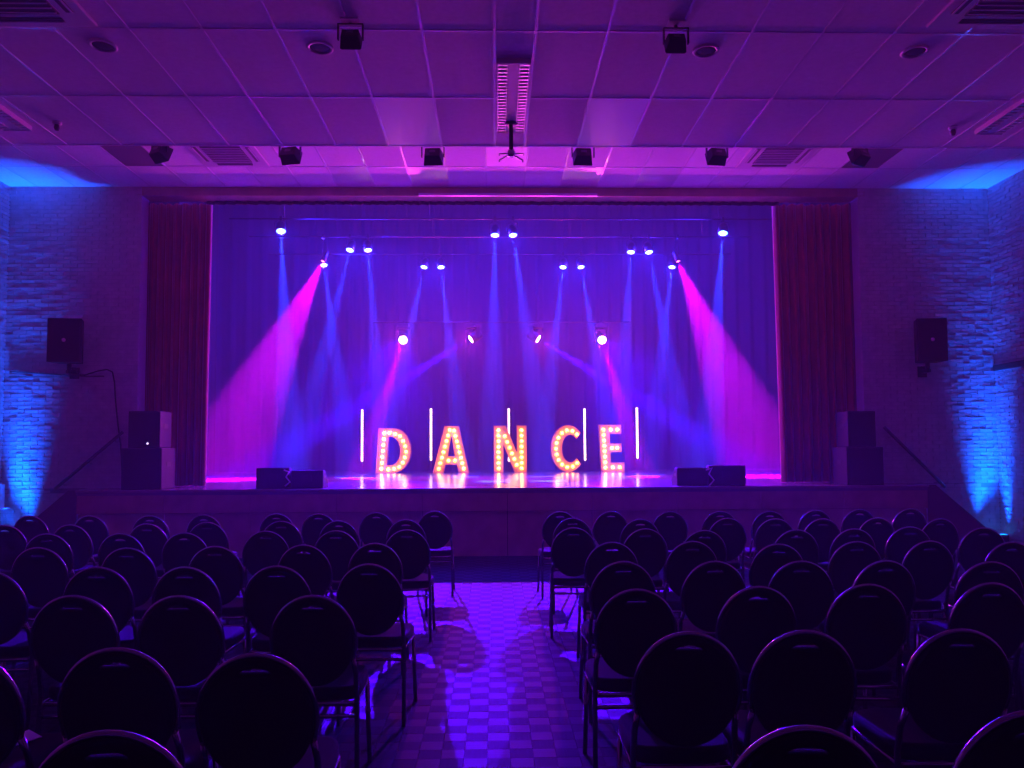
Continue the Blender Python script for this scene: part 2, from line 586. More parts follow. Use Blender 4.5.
# stairs at both ends of the apron, with handrails on the brick wall
for s in (-1, 1):
    side = 'left' if s < 0 else 'right'
    st = empty('stage_stairs', (s * STAGE_X, STAGE_Y, 0), label='dark wooden steps going down from the %s end of the stage' % side, cat='stairs', group='steps at the stage ends')
    n = 5
    run, rise = 1.10 / n, STAGE_Z / (n + 1)
    for k in range(n):
        zt = STAGE_Z - rise * (k + 1)
        MB().box((s * (run * (k + .5) + .01), d_apron / 2 + .02, zt - .02), (run + .02, d_apron - .08, .04)).build('tread', 'stair', st)
        MB().box((s * (run * k + .02), d_apron / 2 + .02, zt + rise / 2 - .02), (.02, d_apron - .08, rise)).build('riser', 'stair', st)
    pts = [(0.005, STAGE_Z), (0.12, STAGE_Z), (1.16, .12), (1.16, 0.0), (0.005, 0.0)]
    vs = [(s * a, 0.0, b) for a, b in pts] + [(s * a, .03, b) for a, b in pts]
    m5 = len(pts)
    fs = [tuple(range(m5)), tuple(reversed(range(m5, 2 * m5)))] + [(i, (i + 1) % m5, m5 + (i + 1) % m5, m5 + i) for i in range(m5)]
    MB().raw(vs, fs).build('stringer', 'stair', st)
    pa = at_y(*((123, 432) if s < 0 else (884, 427)), Y_FRONT - .09)
    pb = at_y(*((55, 489) if s < 0 else (945, 487)), Y_FRONT - .09)
    hr = empty('handrail', (pa + pb) / 2, label='dark sloping handrail on the %s brick wall by the stage' % side, cat='handrail', group='stage handrails')
    c = (pa + pb) / 2
    MB().tube([pa - c, (pb - c)], .026, 10).build('rail', 'rail', hr)
    for t in (.12, .5, .88):
        p = pa.lerp(pb, t) - c
        MB().tube([p, p + Vector((0, .03, -.05)), p + Vector((0, .095, -.05))], .008, 6).build('rail_bracket', 'steel', hr)


# ------------------------------------------------------------------ curtains
def curtain(name, x0, x1, y, z0, z1, folds, amp, m, label, cat, seed=0, nx=None, nz=8, group=None, pull=0.0):
    rr = random.Random(seed)
    nx = nx or int(folds * 14)
    ph = [rr.uniform(0, 6.28) for _ in range(4)]
    w = abs(x1 - x0)
    vs, fs = [], []
    for j in range(nz + 1):
        v = j / nz
        for i in range(nx + 1):
            u = i / nx
            a = 2 * math.pi * folds * (u + .012 * math.sin(2 * math.pi * 2.3 * u + ph[0]))
            dy = amp * (math.sin(a) + .35 * math.sin(2 * a + ph[1]) + .3 * math.sin(a * .37 + ph[2]))
            dx = .12 * amp * math.cos(a + ph[3])
            flare = 1 + pull * (1 - v)
            vs.append((x0 + (x1 - x0) * u * flare + dx - (x0 + x1) / 2, dy * (1 + .25 * (1 - v)), z0 + (z1 - z0) * v - z0))
    for j in range(nz):
        for i in range(nx):
            a = j * (nx + 1) + i
            fs.append((a, a + 1, a + nx + 2, a + nx + 1))
    o = MB().raw(vs, fs, True).build(name, m, loc=((x0 + x1) / 2, y, z0))
    so = o.modifiers.new('thickness', 'SOLIDIFY')
    so.thickness = .012
    return tag(o, label, cat, group)


curtain('stage_curtain', OPEN_L - .25, at_y(211, 300, 12.72).x, 12.72, STAGE_Z + .01, Z_FAR - .145, 9, .045, 'velvet', 'red velvet curtain drawn to the left of the stage', 'curtain', 1, group='red stage curtains', pull=-.03)
curtain('stage_curtain', OPEN_R + .25, at_y(775, 300, 12.72).x, 12.72, STAGE_Z + .01, Z_FAR - .145, 10, .045, 'velvet', 'red velvet curtain drawn to the right of the stage', 'curtain', 2, group='red stage curtains', pull=-.03)
curtain('valance', at_y(207, 210, 12.585).x, at_y(779, 210, 12.585).x, 12.585, at_y(505, 205, 12.585).z, Z_FAR - .139, 60, .014, 'leg_drape', 'dark valance hanging across the top of the stage opening', 'valance', 3, nz=2)
curtain('backdrop', -HOUSE_X + .15, HOUSE_X - .15, Y_DROP, STAGE_Z + .01, HOUSE_Z - .05, 46, .022, 'backdrop', 'wide dark pleated backdrop at the rear of the stage', 'backdrop', 4, nx=560, nz=3)
for s in (-1, 1):
    sd = 'left' if s < 0 else 'right'
    curtain('side_drape', s * 6.55, s * 8.6, 16.0, STAGE_Z + .01, HOUSE_Z - .3, 8, .07, 'leg_drape', 'nearer black side drape in the %s wing' % sd, 'drape', 5 + s, nz=3, group='side drapes')
    curtain('side_drape', s * 7.2, s * 8.7, 19.4, STAGE_Z + .01, HOUSE_Z - .3, 6, .07, 'leg_drape', 'farther black side drape in the %s wing' % sd, 'drape', 8 + s, nz=3, group='side drapes')

# ------------------------------------------------------------------ lighting bars and fixtures over the stage
BARS = {'front': (15.6, 6.36), 'middle': (16.9, 6.36), 'rear': (18.4, 6.36), 'low': (19.0, 4.80)}
for nm, (y, z) in BARS.items():
    hw = 5.6 if nm != 'low' else 3.2
    b = empty('lighting_bar', (0, y, z), label={'front': 'lighting bar nearest the audience above the stage', 'middle': 'middle lighting bar above the stage',
                                               'rear': 'high rear lighting bar above the stage', 'low': 'low lighting bar above the glowing letters'}[nm], cat='lighting bar', group='lighting bars')
    MB().tube([(-hw, 0, 0), (hw, 0, 0)], .018, 8).build('pipe', 'black', b)
    for k in (-.8, -.27, .27, .8):
        MB().tube([(k * hw, 0, .02), (k * hw, 0, HOUSE_Z - z)], .006, 5).build('hanging_wire', 'black', b)


def par_light(px, py, bar, tx, ty, fwd, label, lens='lens_blue', col=C_BLUE, power=P_BLUE, angle=8.0, rl=.085, group='blue spotlights', haze_fill=0.0):
    y0, zb = BARS[bar]
    p = at_y(px, py, y0)                      # lens centre
    q = at_y(tx, ty, y0 - fwd)                # a point further down its beam
    d = (q - p).normalized()
    rq = d.to_track_quat('Z', 'Y')
    top = Vector((p.x, y0, zb))
    root = empty('stage_spotlight', top, label=label, cat='stage light', group=group)
    o = p - top
    L = .24
    MB().lathe([(.04, -L), (rl * .8, -L + .03), (rl + .008, -L + .1), (rl + .008, .012), (rl, .012), (rl, .0)], 20, o, rq).build('housing', 'black', root)
    MB().lathe([(rl - .002, .002), (rl * .7, .010), (.01, .014)], 20, o, rq).build('lens', lens, [c for c in root.children if c.name.startswith('housing')][0])
    c = o - d * .13
    side = d.cross(Vector((0, 1, 0))).normalized()
    r2 = rl + .025
    MB().tube([c + side * r2, c + side * r2 + Vector((0, 0, .12)), Vector((0, 0, -.05)), c - side * r2 + Vector((0, 0, .12)), c - side * r2], .009, 6).build('yoke', 'black', root)
    MB().box((0, 0, 0), (.05, .06, .09)).build('clamp', 'black', root)
    lamp('beam_lamp', 'SPOT', o + d * .03, col, power, root, d, spot_size=R(angle), spot_blend=.35, shadow_soft_size=.02)
    if haze_fill:
        lamp('haze_fill_lamp', 'POINT', o + d * .07, (0.03, 0.012, 1.0), haze_fill, root, shadow_soft_size=.05)  # added point lamp, lifts the blue ambience of the stage haze
    return root


blue = [(281, 231, 'front', 284, 310, 'leftmost'), (495, 235, 'front', 494, 312, 'left one of the centre pair'),
        (513, 235, 'front', 524, 312, 'right one of the centre pair'), (723, 233, 'front', 717, 318, 'rightmost'),
        (350, 250, 'middle', 336, 305, 'left one of the left pair'), (368, 250, 'middle', 374, 325, 'right one of the left pair'),
        (631, 252, 'middle', 626, 325, 'left one of the right pair'), (649, 252, 'middle', 663, 325, 'right one of the right pair'),
        (324, 265, 'rear', 333, 335, 'leftmost'), (424, 267, 'rear', 410, 330, 'left one of the left pair'), (441, 267, 'rear', 449, 335, 'right one of the left pair'),
        (563, 267, 'rear', 556, 330, 'left one of the right pair'), (581, 267, 'rear', 593, 335, 'right one of the right pair'), (672, 267, 'rear', 663, 345, 'rightmost')]
barname = {'front': 'front', 'middle': 'middle', 'rear': 'high rear'}
for px, py, bar, tx, ty, w in blue:
    edge = px in (281, 723)
    par_light(px, py, bar, tx, ty, .62 if edge else .5, 'stage spotlight with blue beam, %s on the %s bar' % (w, barname[bar]), power=P_BLUE * (1.5 if edge else 1), rl=.095 if edge else .085, haze_fill=P_HAZE_FILL * (.8 if bar == 'front' else 1.0))
par_light(323, 261, 'middle', 262, 385, .6, 'stage spotlight throwing a magenta beam to the left', 'lens_mag', C_MAG, P_MAG, 24, .045, 'magenta spotlights')
par_light(678, 261, 'middle', 730, 385, .6, 'stage spotlight throwing a magenta beam to the right', 'lens_mag', C_MAG, P_MAG, 24, .045, 'magenta spotlights')


def mover(px, py, aim, label, col, power, angle, core=None, blend=1.0):
    y0, zb = BARS['low']
    p = at_y(px, py, y0 - .18)
    d = (Vector(aim) - p).normalized()
    rq = d.to_track_quat('Z', 'Y')
    top = Vector((p.x, y0, zb))
    root = empty('moving_head_light', top, label=label, cat='stage light', group='moving head lights')
    o = p - top
    MB().box((0, 0, -.10), (.26, .22, .12)).build('base', 'black', root, bevel=.015)
    c = o - d * .16
    sv = d.cross(Vector((0, 0, 1)))
    sv = Vector((sv.x, sv.y, 0)).normalized()
    yr = Matrix.Rotation(math.atan2(sv.y, sv.x), 3, 'Z')
    for s in (-1, 1):
        MB().box(Vector((c.x * .5, c.y * .5, 0)) + sv * s * .15 + Vector((c.x * .5, c.y * .5, (c.z - .16) / 2 - .02)), (.04, .10, abs(c.z + .16) + .14), yr).build('yoke_arm', 'black', root, bevel=.01)
    MB().box((c.x, c.y, -.15), (.36, .14, .05), yr).build('yoke_bridge', 'black', root, bevel=.01)
    MB().lathe([(.06, -.30), (.11, -.27), (.125, -.15), (.115, 0), (.10, .012), (.10, 0)], 24, o, rq).build('head', 'black', root)
    MB().lathe([(.098, .003), (.08, .014), (.01, .02)], 24, o, rq).build('lens', 'lens_white', [c for c in root.children if c.name.startswith('head')][0])
    MB().box((0, 0, 0), (.05, .07, .09)).build('clamp', 'black', root)
    lamp('beam_lamp', 'SPOT', o + d * .04, col, power, root, d, spot_size=R(angle), spot_blend=blend, shadow_soft_size=.04)
    if core:
        dc = (Vector(core[3]) - p).normalized()
        lamp('core_lamp', 'SPOT', o + d * .04, core[0], core[1], root, dc, spot_size=R(core[2]), spot_blend=.4, shadow_soft_size=.04)
    lamp('hall_fill_lamp', 'SPOT', o + d * .06, (0.80, 0.03, 0.62), P_HALL_FILL, root, (0, -1, -.12), spot_size=R(150), spot_blend=.6, shadow_soft_size=.08)  # added wide lamp, purple fill for ceiling and hall besides the real beam
    return root


mover(403, 340, (-2.3, 8.5, 0), 'moving head light with magenta core above the letter D', C_VIO, P_MOVE_OUT, 32, (C_MAG, 90000, 10, at_y(376, 425, 17.2)))
mover(602, 340, (2.3, 8.5, 0), 'moving head light with magenta core above the letter E', C_VIO, P_MOVE_OUT, 32, (C_MAG, 90000, 10, at_y(627, 425, 17.2)))
mover(471, 339, at_y(390, 387, 18.3), 'moving head light with violet beam, left of centre', C_VIO, P_MOVE_IN, 9, blend=.5)
mover(538, 339, at_y(618, 387, 18.3), 'moving head light with violet beam, right of centre', C_VIO, P_MOVE_IN, 9, blend=.5)

# ------------------------------------------------------------------ marquee letters
Y_LET = 20.6
KS = 37.3 * 8.536


def arc(cx, cy, rx, ry, a0, a1, n):
    return [(cx + rx * math.cos(R(a0 + (a1 - a0) * k / n)), cy - ry * math.sin(R(a0 + (a1 - a0) * k / n))) for k in range(n + 1)]


LET = {
    'D': dict(cx=285, base=612, x0=360, loops=[
        [(160, 231)] + arc(285, 420, 150, 189, 92, -92, 18) + [(135, 612)],
        [(248, 302)] + arc(262, 424, 82, 121, 85, -85, 12) + [(231, 545)]],
        bulbs=[[(205, 270), (180, 575)], [(250, 268), (330, 285), (378, 360), (390, 430), (372, 510), (325, 570), (240, 580)]]),
    'A': dict(cx=776, base=610, x0=360, loops=[
        [(722, 213), (843, 213), (930, 610), (843, 610), (826, 540), (731, 540), (712, 610), (622, 610)],
        [(783, 290), (809, 470), (750, 470)]],
        bulbs=[[(765, 245), (672, 575)], [(802, 250), (884, 575)], [(755, 505), (810, 505)]]),
    'N': dict(cx=515, base=610, x0=450, loops=[
        [(375, 212), (478, 212), (572, 440), (572, 212), (655, 212), (655, 610), (552, 610), (457, 372), (457, 610), (375, 610)]],
        bulbs=[[(416, 250), (416, 575)], [(613, 250), (613, 575)], [(470, 300), (570, 545)]]),
    'C': dict(cx=232, base=607, x0=540, loops=[
        arc(240, 407, 147, 200, 42, 318, 26) + list(reversed(arc(262, 407, 74, 118, 44, 316, 20)))],
        bulbs=[arc(250, 407, 110, 159, 50, 310, 22)]),
    'E': dict(cx=612, base=607, x0=540, loops=[
        [(505, 206), (697, 206), (697, 283), (598, 283), (600, 365), (697, 365), (697, 440), (602, 440), (604, 528), (722, 528), (722, 607), (523, 607)]],
        bulbs=[[(548, 245), (562, 570)], [(610, 245), (668, 245)], [(620, 402), (665, 402)], [(625, 568), (685, 568)]]),
}
bulb_me = MB().lathe([(.014, -.01), (.026, .0), (.041, .024), (.037, .050), (.020, .068), (.003, .074)], 10).mesh('bulb')
bulb_me.materials.append(M['bulb'])
for ch, L in LET.items():
    px = L['x0'] + L['cx'] / 8.536
    base = at_y(px, 472, Y_LET)
    root = empty('marquee_letter', (base.x, Y_LET, STAGE_Z), label='big letter %s studded with warm light bulbs' % ch, cat='letter', group='glowing DANCE letters')
    conv = lambda p: ((p[0] - L['cx']) / KS, (L['base'] - p[1]) / KS)
    loops = [[conv(p) for p in lp] for lp in L['loops']]
    rot = Matrix.Rotation(R(90), 4, 'X')
    me = outline_mesh('face', loops, .05)
    me.transform(rot)
    face = obj('face', me, 'letter', root, loc=(0, .10, .004))
    mb = MB()
    for lp in loops:
        n = len(lp)
        vs = [(a, -.03, b + .004) for a, b in lp] + [(a, .16, b + .004) for a, b in lp]
        mb.raw(vs, [(i, (i + 1) % n, n + (i + 1) % n, n + i) for i in range(n)])
    rim = mb.build('rim', 'rim', root)
    so = rim.modifiers.new('thickness', 'SOLIDIFY')
    so.thickness = .014
    so.offset = 0
    for pl in L['bulbs']:
        pts = [Vector(conv(p)) for p in pl]
        seg = [(pts[i + 1] - pts[i]).length for i in range(len(pts) - 1)]
        tot = sum(seg)
        n = max(1, round(tot / .155))
        for k in range(n + 1):
            t = tot * k / n
            i = 0
            while i < len(seg) - 1 and t > seg[i]:
                t -= seg[i]
                i += 1
            q = pts[i].lerp(pts[i + 1], min(1, t / seg[i]))
            o = obj('bulb', bulb_me, None, face, loc=(q.x, -.027, q.y - .004))
            o.rotation_euler = (R(90), 0, 0)

# ------------------------------------------------------------------ upright LED battens behind the letters
pix_me = MB().lathe([(.028, 0), (.029, .012), (.020, .024), (.002, .030)], 10).mesh('led_pixel')
pix_me.materials.append(M['led'])
for (px, y1, y0, nm) in ((362, 410, 461, 'left of the letter D'), (431, 409, 460, 'between D and A'), (509, 409, 461, 'behind the letter N'),
                         (585, 409, 460, 'between C and E'), (637.5, 408, 458, 'right of the letter E')):
    yb = 20.9
    a, b = at_y(px, y0, yb), at_y(px, y1, yb)
    root = empty('led_batten', (a.x, yb, STAGE_Z), label='upright batten of warm white light dots, %s' % nm, cat='light batten', group='upright light battens')
    z0, z1 = a.z - STAGE_Z, b.z - STAGE_Z
    hs = MB().box((0, .025, (z0 + z1) / 2), (.06, .05, z1 - z0 + .04)).build('housing', 'black', root, bevel=.006)
    MB().tube([(0, .03, .015), (0, .03, z0)], .012, 8).build('stand_pole', 'black', root)
    MB().box((0, .02, .009), (.22, .22, .016)).build('base_plate', 'black', root)
    n = 23
    for k in range(n):
        o = obj('led_pixel', pix_me, None, hs, loc=(0, 0, z0 + .02 + (z1 - z0 - .04) * k / (n - 1)))
        o.rotation_euler = (R(90), 0, 0)


# ------------------------------------------------------------------ loudspeakers
def wedge(x0, x1, ytop, y, label, flip=1):
    a, b = at_y(x0, 480, y), at_y(x1, 480, y)
    w = b.x - a.x
    h = at_y((x0 + x1) / 2, ytop, y).z - STAGE_Z
    root = empty('stage_monitor', ((a.x + b.x) / 2, y, STAGE_Z), label=label, cat='speaker', group='floor monitor speakers')
    # sloping grille faces the rear of the stage, the flat back faces the audience
    pr = [(0, 0), (.36, 0), (.36, .10), (.14, h), (0, h)]
    vs = [(-w / 2, p[0], p[1]) for p in pr] + [(w / 2, p[0], p[1]) for p in pr]
    n = len(pr)
    fs = [tuple(range(n)), tuple(reversed(range(n, 2 * n)))] + [(i, n + i, n + (i + 1) % n, (i + 1) % n) for i in range(n)]
    cab = MB().raw(vs, fs).build('cabinet', 'black_soft', root, bevel=.008)
    d = Vector((0, .14 - .36, h - .10))
    rot = Matrix.Rotation(math.atan2(d.z, d.y), 3, 'X')
    MB().box((0, .25 + .012, (h + .10) / 2 + .008), (w - .05, d.length - .03, .012), rot).build('grille', 'mesh', root)
    MB().box((0, -.003, h * .55), (w * .28, .008, .09)).build('connector_plate', 'black', root)
    for s in (-1, 1):
        MB().box((s * (w / 2), .12, h * .62), (.006, .12, .04)).build('handle', 'black', cab)
    return root


wedge(256, 289.3, 468, 11.72, 'outer of the two black floor monitors at the left stage edge')
wedge(291, 323, 470.5, 11.78, 'inner of the two black floor monitors at the left stage edge')
wedge(677, 707.5, 468, 11.78, 'inner of the two black floor monitors at the right stage edge')
wedge(709, 746, 465.5, 11.72, 'outer of the two black floor monitors at the right stage edge')
for (pts, nm) in (([(284, 470), (289, 472), (286, 477), (290, 482), (285, 486)], 'left'), ([(706, 470), (712, 468), (709, 474), (714, 480), (709, 486)], 'right')):
    pp = [at_y(a, b, 11.66) for a, b in pts]
    c = pp[-1].copy()
    tag(MB().tube([p - c for p in pp], .012, 6).build('looped_cable', 'tape', loc=c), 'pale looped cable hanging between the %s pair of floor monitors' % nm, 'cable', 'looped monitor cables')


def stack_speaker(x0, x1, y0, y1, y, zb, label, depth=.5, led=None):
    a, b = at_y(x0, (y0 + y1) / 2, y), at_y(x1, (y0 + y1) / 2, y)
    h = at_y((x0 + x1) / 2, y0, y).z - zb
    w = b.x - a.x
    root = empty('loudspeaker', ((a.x + b.x) / 2, y, zb), label=label, cat='speaker', group='stacked loudspeakers')
    cab = MB().box((0, depth / 2, h / 2), (w, depth, h)).build('cabinet', 'black_soft', root, bevel=.012)
    MB().box((0, -.006, h / 2), (w - .06, .012, h - .06)).build('grille', 'mesh', root)
    for s in (-1, 1):
        MB().box((s * w / 2, depth * .5, h * .6), (.008, .14, .07)).build('handle', 'black', cab)
    if led:
        p = at_y(*led, y - .015) - root.location
        MB().box(p, (.02, .008, .02)).build('indicator_light', 'ind', root)
    return root, zb + h


_, zt = stack_speaker(121, 161.5, 448, 487, 11.66, STAGE_Z, 'lower large black loudspeaker standing at the left end of the stage')
stack_speaker(128, 160, 411, 448, 11.72, zt + .002, 'upper black loudspeaker of the stack at the left end of the stage', .42, (147.5, 443.5))
_, zt = stack_speaker(847, 884, 447, 487, 11.66, STAGE_Z, 'lower large black loudspeaker standing at the right end of the stage')
stack_speaker(848, 876, 411, 447, 11.72, zt + .002, 'upper black loudspeaker of the stack at the right end of the stage', .42)

for (x0, x1, y0, y1, s, nm) in ((48, 80, 318, 362, -1, 'left'), (917, 948, 318, 361, 1, 'right')):
    y = 11.87
    a, b = at_y(x0, y0, y), at_y(x1, y1, y)
    c = (a + b) / 2
    w, h = b.x - a.x, a.z - b.z
    root = empty('wall_speaker', (c.x, y, c.z), s * -.10, label='black loudspeaker mounted on the %s brick wall' % nm, cat='speaker', group='wall loudspeakers')
    MB().raw([(-w / 2, 0, -h / 2), (w / 2, 0, -h / 2), (w / 2, 0, h / 2), (-w / 2, 0, h / 2),
              (-w * .34, .28, -h / 2), (w * .34, .28, -h / 2), (w * .34, .28, h / 2), (-w * .34, .28, h / 2)],
             [(0, 1, 2, 3), (7, 6, 5, 4), (0, 4, 5, 1), (1, 5, 6, 2), (2, 6, 7, 3), (3, 7, 4, 0)]).build('cabinet', 'black_soft', root, bevel=.012)
    gr = MB().box((0, -.004, 0), (w - .05, .012, h - .05)).build('grille', 'mesh', root)
    MB().lathe([(.03, 0), (.028, .008)], 14, (0, -.010, .0), Matrix.Rotation(R(90), 3, 'X').to_quaternion()).build('badge', 'badge', gr)
    MB().tube([(0, .20, -h / 2), (0, .20, -h / 2 - .16)], .035, 10).build('mounting_pole', 'black', root)
    MB().box((0, .30, -h / 2 - .13), (.09, .22, .05)).build('wall_arm', 'black', root)
    MB().box((0, .395, -h / 2 - .13), (.14, .02, .18)).build('wall_plate', 'black', root)

# cable run on the left brick wall, conduit on the right side wall
pp = [at_y(x, y, Y_FRONT - .014) for x, y in ((10, 371.5), (40, 373.5), (62, 375), (85, 375), (98, 371), (107, 369.5), (112.5, 372), (114.5, 382), (115.5, 400), (118, 425), (121, 447), (122, 470), (122.5, 486))]
sm = []
for i in range(len(pp) - 1):
    for k in range(3):
        sm.append(pp[i].lerp(pp[i + 1], k / 3))
sm.append(pp[-1])
c = pp[0].copy()
tag(MB().tube([p - c for p in sm], .011, 6).build('wall_cable', 'cable', loc=c), 'black cable running along the left brick wall and down to the stage', 'cable')
a, b = at_y(9, 376.5, Y_FRONT - .012), at_y(104, 376.5, Y_FRONT - .012)
tag(MB().tube([a - a, Vector((b.x - a.x, 0, 0))], .009, 6).build('wall_conduit', 'rail', loc=a), 'thin dark conduit level across the left brick wall', 'conduit')
zc = at_y(1010, 367, 12.1).z
tag(MB().box((0, 0, 0), (.02, 1.9, .10)).build('wall_rail', 'rail', loc=(XR - .012, 11.35, zc), bevel=.01), 'dark level rail on the right side wall near the corner', 'rail')

# ------------------------------------------------------------------ blue corner uplights
for s in (-1, 1):
    sd = 'left' if s < 0 else 'right'
    p = Vector((-7.62 if s < 0 else 7.74, 12.12, 0))
    root = empty('floor_uplight', p, label='small floor light washing the %s front corner blue' % sd, cat='uplight', group='blue corner uplights')
    MB().box((0, 0, .13), (.42, .12, .14)).build('housing', 'black', root, bevel=.01)
    MB().box((0, 0, .203), (.38, .08, .006)).build('lens', 'lens_up', root)
    for k in (-1, 1):
        MB().box((k * .218, 0, .08), (.012, .05, .16)).build('bracket', 'black', root)
        MB().box((k * .20, 0, .006), (.06, .18, .012)).build('foot', 'black', root)
    lamp('uplight_lamp', 'AREA', (0, 0, .215), C_UP, P_UP, root, (s * .02, .06, 1), shape='RECTANGLE', size=.38, size_y=.08, spread=R(30))

# pale box at the left edge, caught by the blue light
a = at_y(2.5, 497, 12.14)
root = empty('wall_box', (XL + .002, 12.16, a.z), label='small pale box with a ledge on the left wall in the blue light', cat='wall box')
MB().box((.045, 0, 0), (.085, .20, .40)).build('body', 'white_metal', root, bevel=.01)
MB().box((.09, 0, -.18), (.17, .19, .02)).build('ledge', 'white_metal', root)

# ------------------------------------------------------------------ ceiling fittings
# louvred strip lights
blade = MB().box((0, 0, 0), (.085, .006, .035)).mesh('louvre_blade')
blade.materials.append(M['chrome'])
rail_me = MB().box((0, 0, 0), (.006, 1.40, .035)).mesh('louvre_side')
rail_me.materials.append(M['chrome'])
for (x, y0, y1), nm in zip(louvre_gap, ('in the middle of the ceiling', 'at the left edge of the ceiling', 'at the right edge of the ceiling')):
    root = empty('louvre_light', (x, (y0 + y1) / 2, Z_NEAR - .03), label='unlit twin louvre strip light ' + nm, cat='ceiling light', group='louvre strip lights')
    MB().box((0, 0, .02), (.30, y1 - y0, .012)).build('tray', 'white_metal', root)
    MB().box((0, 0, .0), (.098, y1 - y0 - .02, .03)).build('centre_panel', 'white_metal', root)
    for k in (-1, 1):
        MB().box((k * .147, 0, 0), (.008, y1 - y0, .045)).build('side_frame', 'white_metal', root)
        MB().box((0, k * (y1 - y0) / 2, 0), (.30, .008, .045)).build('end_frame', 'white_metal', root)
        for j in range(22):
            o = obj('louvre_blade', blade, None, root, loc=(k * .098, -(y1 - y0) / 2 + .04 + (y1 - y0 - .08) * j / 21, -.016))
            o.rotation_euler = (R(-80), 0, 0)
        for e in (-1, 1):
            obj('louvre_side', rail_me, None, root, loc=(k * .098 + e * .042, 0, -.003))

# round recessed downlights
for px, py, nm in ((103, 46, 'leftmost'), (320, 48, 'second from the left'), (706, 51, 'third from the left'), (915, 52, 'rightmost')):
    p = at_z(px, py, Z_NEAR - .012)
    root = empty('downlight', p, label='round recessed ceiling speaker, %s of the four' % nm, cat='ceiling speaker', group='round recessed ceiling fittings')
    MB().lathe([(.112, .012), (.115, .0), (.105, -.010), (.088, -.006), (.086, .008)], 24).build('ring', 'white_metal', root)
    MB().lathe([(.087, .009), (.086, .004), (.03, .001)], 24).build('cover', 'grille', root)

# cassette air units
def cassette(x, y, z, label):
    root = empty('air_cassette', (x, y, z), label=label, cat='air vent', group='ceiling air cassettes')
    MB().box((0, 0, -.014), (.95, .95, .028)).build('frame', 'white_metal', root, bevel=.008)
    gr = MB().box((0, 0, -.032), (.56, .56, .012)).build('grille', 'grille', root)
    for k in range(9):
        MB().box((0, -.25 + .0625 * k, -.041), (.54, .010, .008)).build('grille_slat', 'white_metal', gr)
    for sx, sy in ((1, 0), (-1, 0), (0, 1), (0, -1)):
        MB().box((sx * .37, sy * .37, -.030), (.06 if sx else .52, .06 if sy else .52, .008)).build('air_slot', 'grille', root)
        MB().box((sx * .39, sy * .39, -.036), (.012 if sx else .52, .012 if sy else .52, .014)).build('flap', 'white_metal', root)


cassette(at_z(98, 23, Z_NEAR).x - .475, at_z(98, 23, Z_NEAR).y - .475, Z_NEAR - .008, 'square ceiling air unit at the top left corner')
cassette(at_z(926, 24, Z_NEAR).x + .475, at_z(926, 24, Z_NEAR).y - .475, Z_NEAR - .008, 'square ceiling air unit at the top right corner')
cassette(-4.0, 10.85, Z_FAR - .010, 'square air unit in the raised ceiling, left of centre')
cassette(3.95, 10.85, Z_FAR - .010, 'square air unit in the raised ceiling, right of centre')

# small sensors
for px, py, nm in ((57, 122, 'left'), (953, 127, 'right')):
    p = at_z(px, py, Z_NEAR - .006)
    root = empty('ceiling_sensor', p, label='small ceiling sensor beside the %s strip light' % nm, cat='sensor', group='ceiling sensors')
    MB().lathe([(.045, 0), (.045, -.02), (.02, -.03)], 14).build('base', 'white_metal', root)
    MB().lathe([(.022, -.03), (.028, -.06), (.018, -.09)], 12).build('eye', 'grille', root)


def flood(loc, rz, tilt, label, hang, group, sc=1.0):
    """black floodlight; its box head is carried by a stirrup below (or in front of) its fixing point"""
    root = empty('floodlight', loc, rz, label=label, cat='floodlight', group=group)
    rot = Matrix.Rotation(tilt, 3, 'X')
    w, h, d = .20 * sc, .14 * sc, .065 * sc
    fw = [(-w * .42, -d, -h * .42), (w * .42, -d, -h * .42), (w * .42, -d, h * .42), (-w * .42, -d, h * .42),
          (-w * .55, d, -h * .6), (w * .55, d, -h * .6), (w * .55, d, h * .6), (-w * .55, d, h * .6)]
    MB().raw([rot @ Vector(p) for p in fw], [(3, 2, 1, 0), (4, 5, 6, 7), (0, 1, 5, 4), (1, 2, 6, 5), (2, 3, 7, 6), (3, 0, 4, 7)]).build('head', 'black', root, bevel=.008)
    MB().box(rot @ Vector((0, d + .004, 0)), (w * .96, .006, h * 1.05), rot).build('glass', 'lens_off', root)
    MB().box(rot @ Vector((0, -d - .003, h * .05)), (w * .32, .004, h * .22), rot).build('rating_plate', 'grille', root)
    for s in (-1, 1):
        MB().box((s * w * .62, 0, h * .45), (.012, .03, h * 1.1)).build('stirrup_arm', 'black', root)
    MB().box((0, 0, h * 1.0), (w * 1.3, .035, .012)).build('stirrup_bar', 'black', root)
    return root, h


for px, py, nm in ((350.5, 38.5, 'left'), (676, 42.5, 'right')):
    y = 6.05
    p = at_y(px, py, y)
    root, h = flood(p, 0, R(-30), 'black floodlight hanging from the low ceiling, %s of centre' % nm, 0, 'hanging floodlights', .80)
    top = Z_NEAR - .004 - p.z
    MB().tube([(0, 0, h * .98), (0, 0, top)], .016, 8).build('drop_rod', 'rail', root)
    MB().box((0, 0, top - .008), (.14, .14, .014)).build('ceiling_plate', 'white_metal', root)
for k, (px, py, rz) in enumerate(((160, 153, -.5), (290, 155, -.2), (433, 156, -.06), (583, 156, .06), (717, 156, .15), (860, 156, .5))):
    y = 8.82
    p = at_y(px, py, y)
    root, h = flood(p, rz, R(-22), 'black floodlight under the ceiling step, %s from the left' % ORD[k], 0, 'floodlights along the ceiling step', 1.05)
    MB().box(Matrix.Rotation(-rz, 3, 'Z') @ Vector((0, -.12, h * 1.0 + .01)), (.06, .26, .03), Matrix.Rotation(-rz, 3, 'Z')).build('wall_arm', 'black', root)

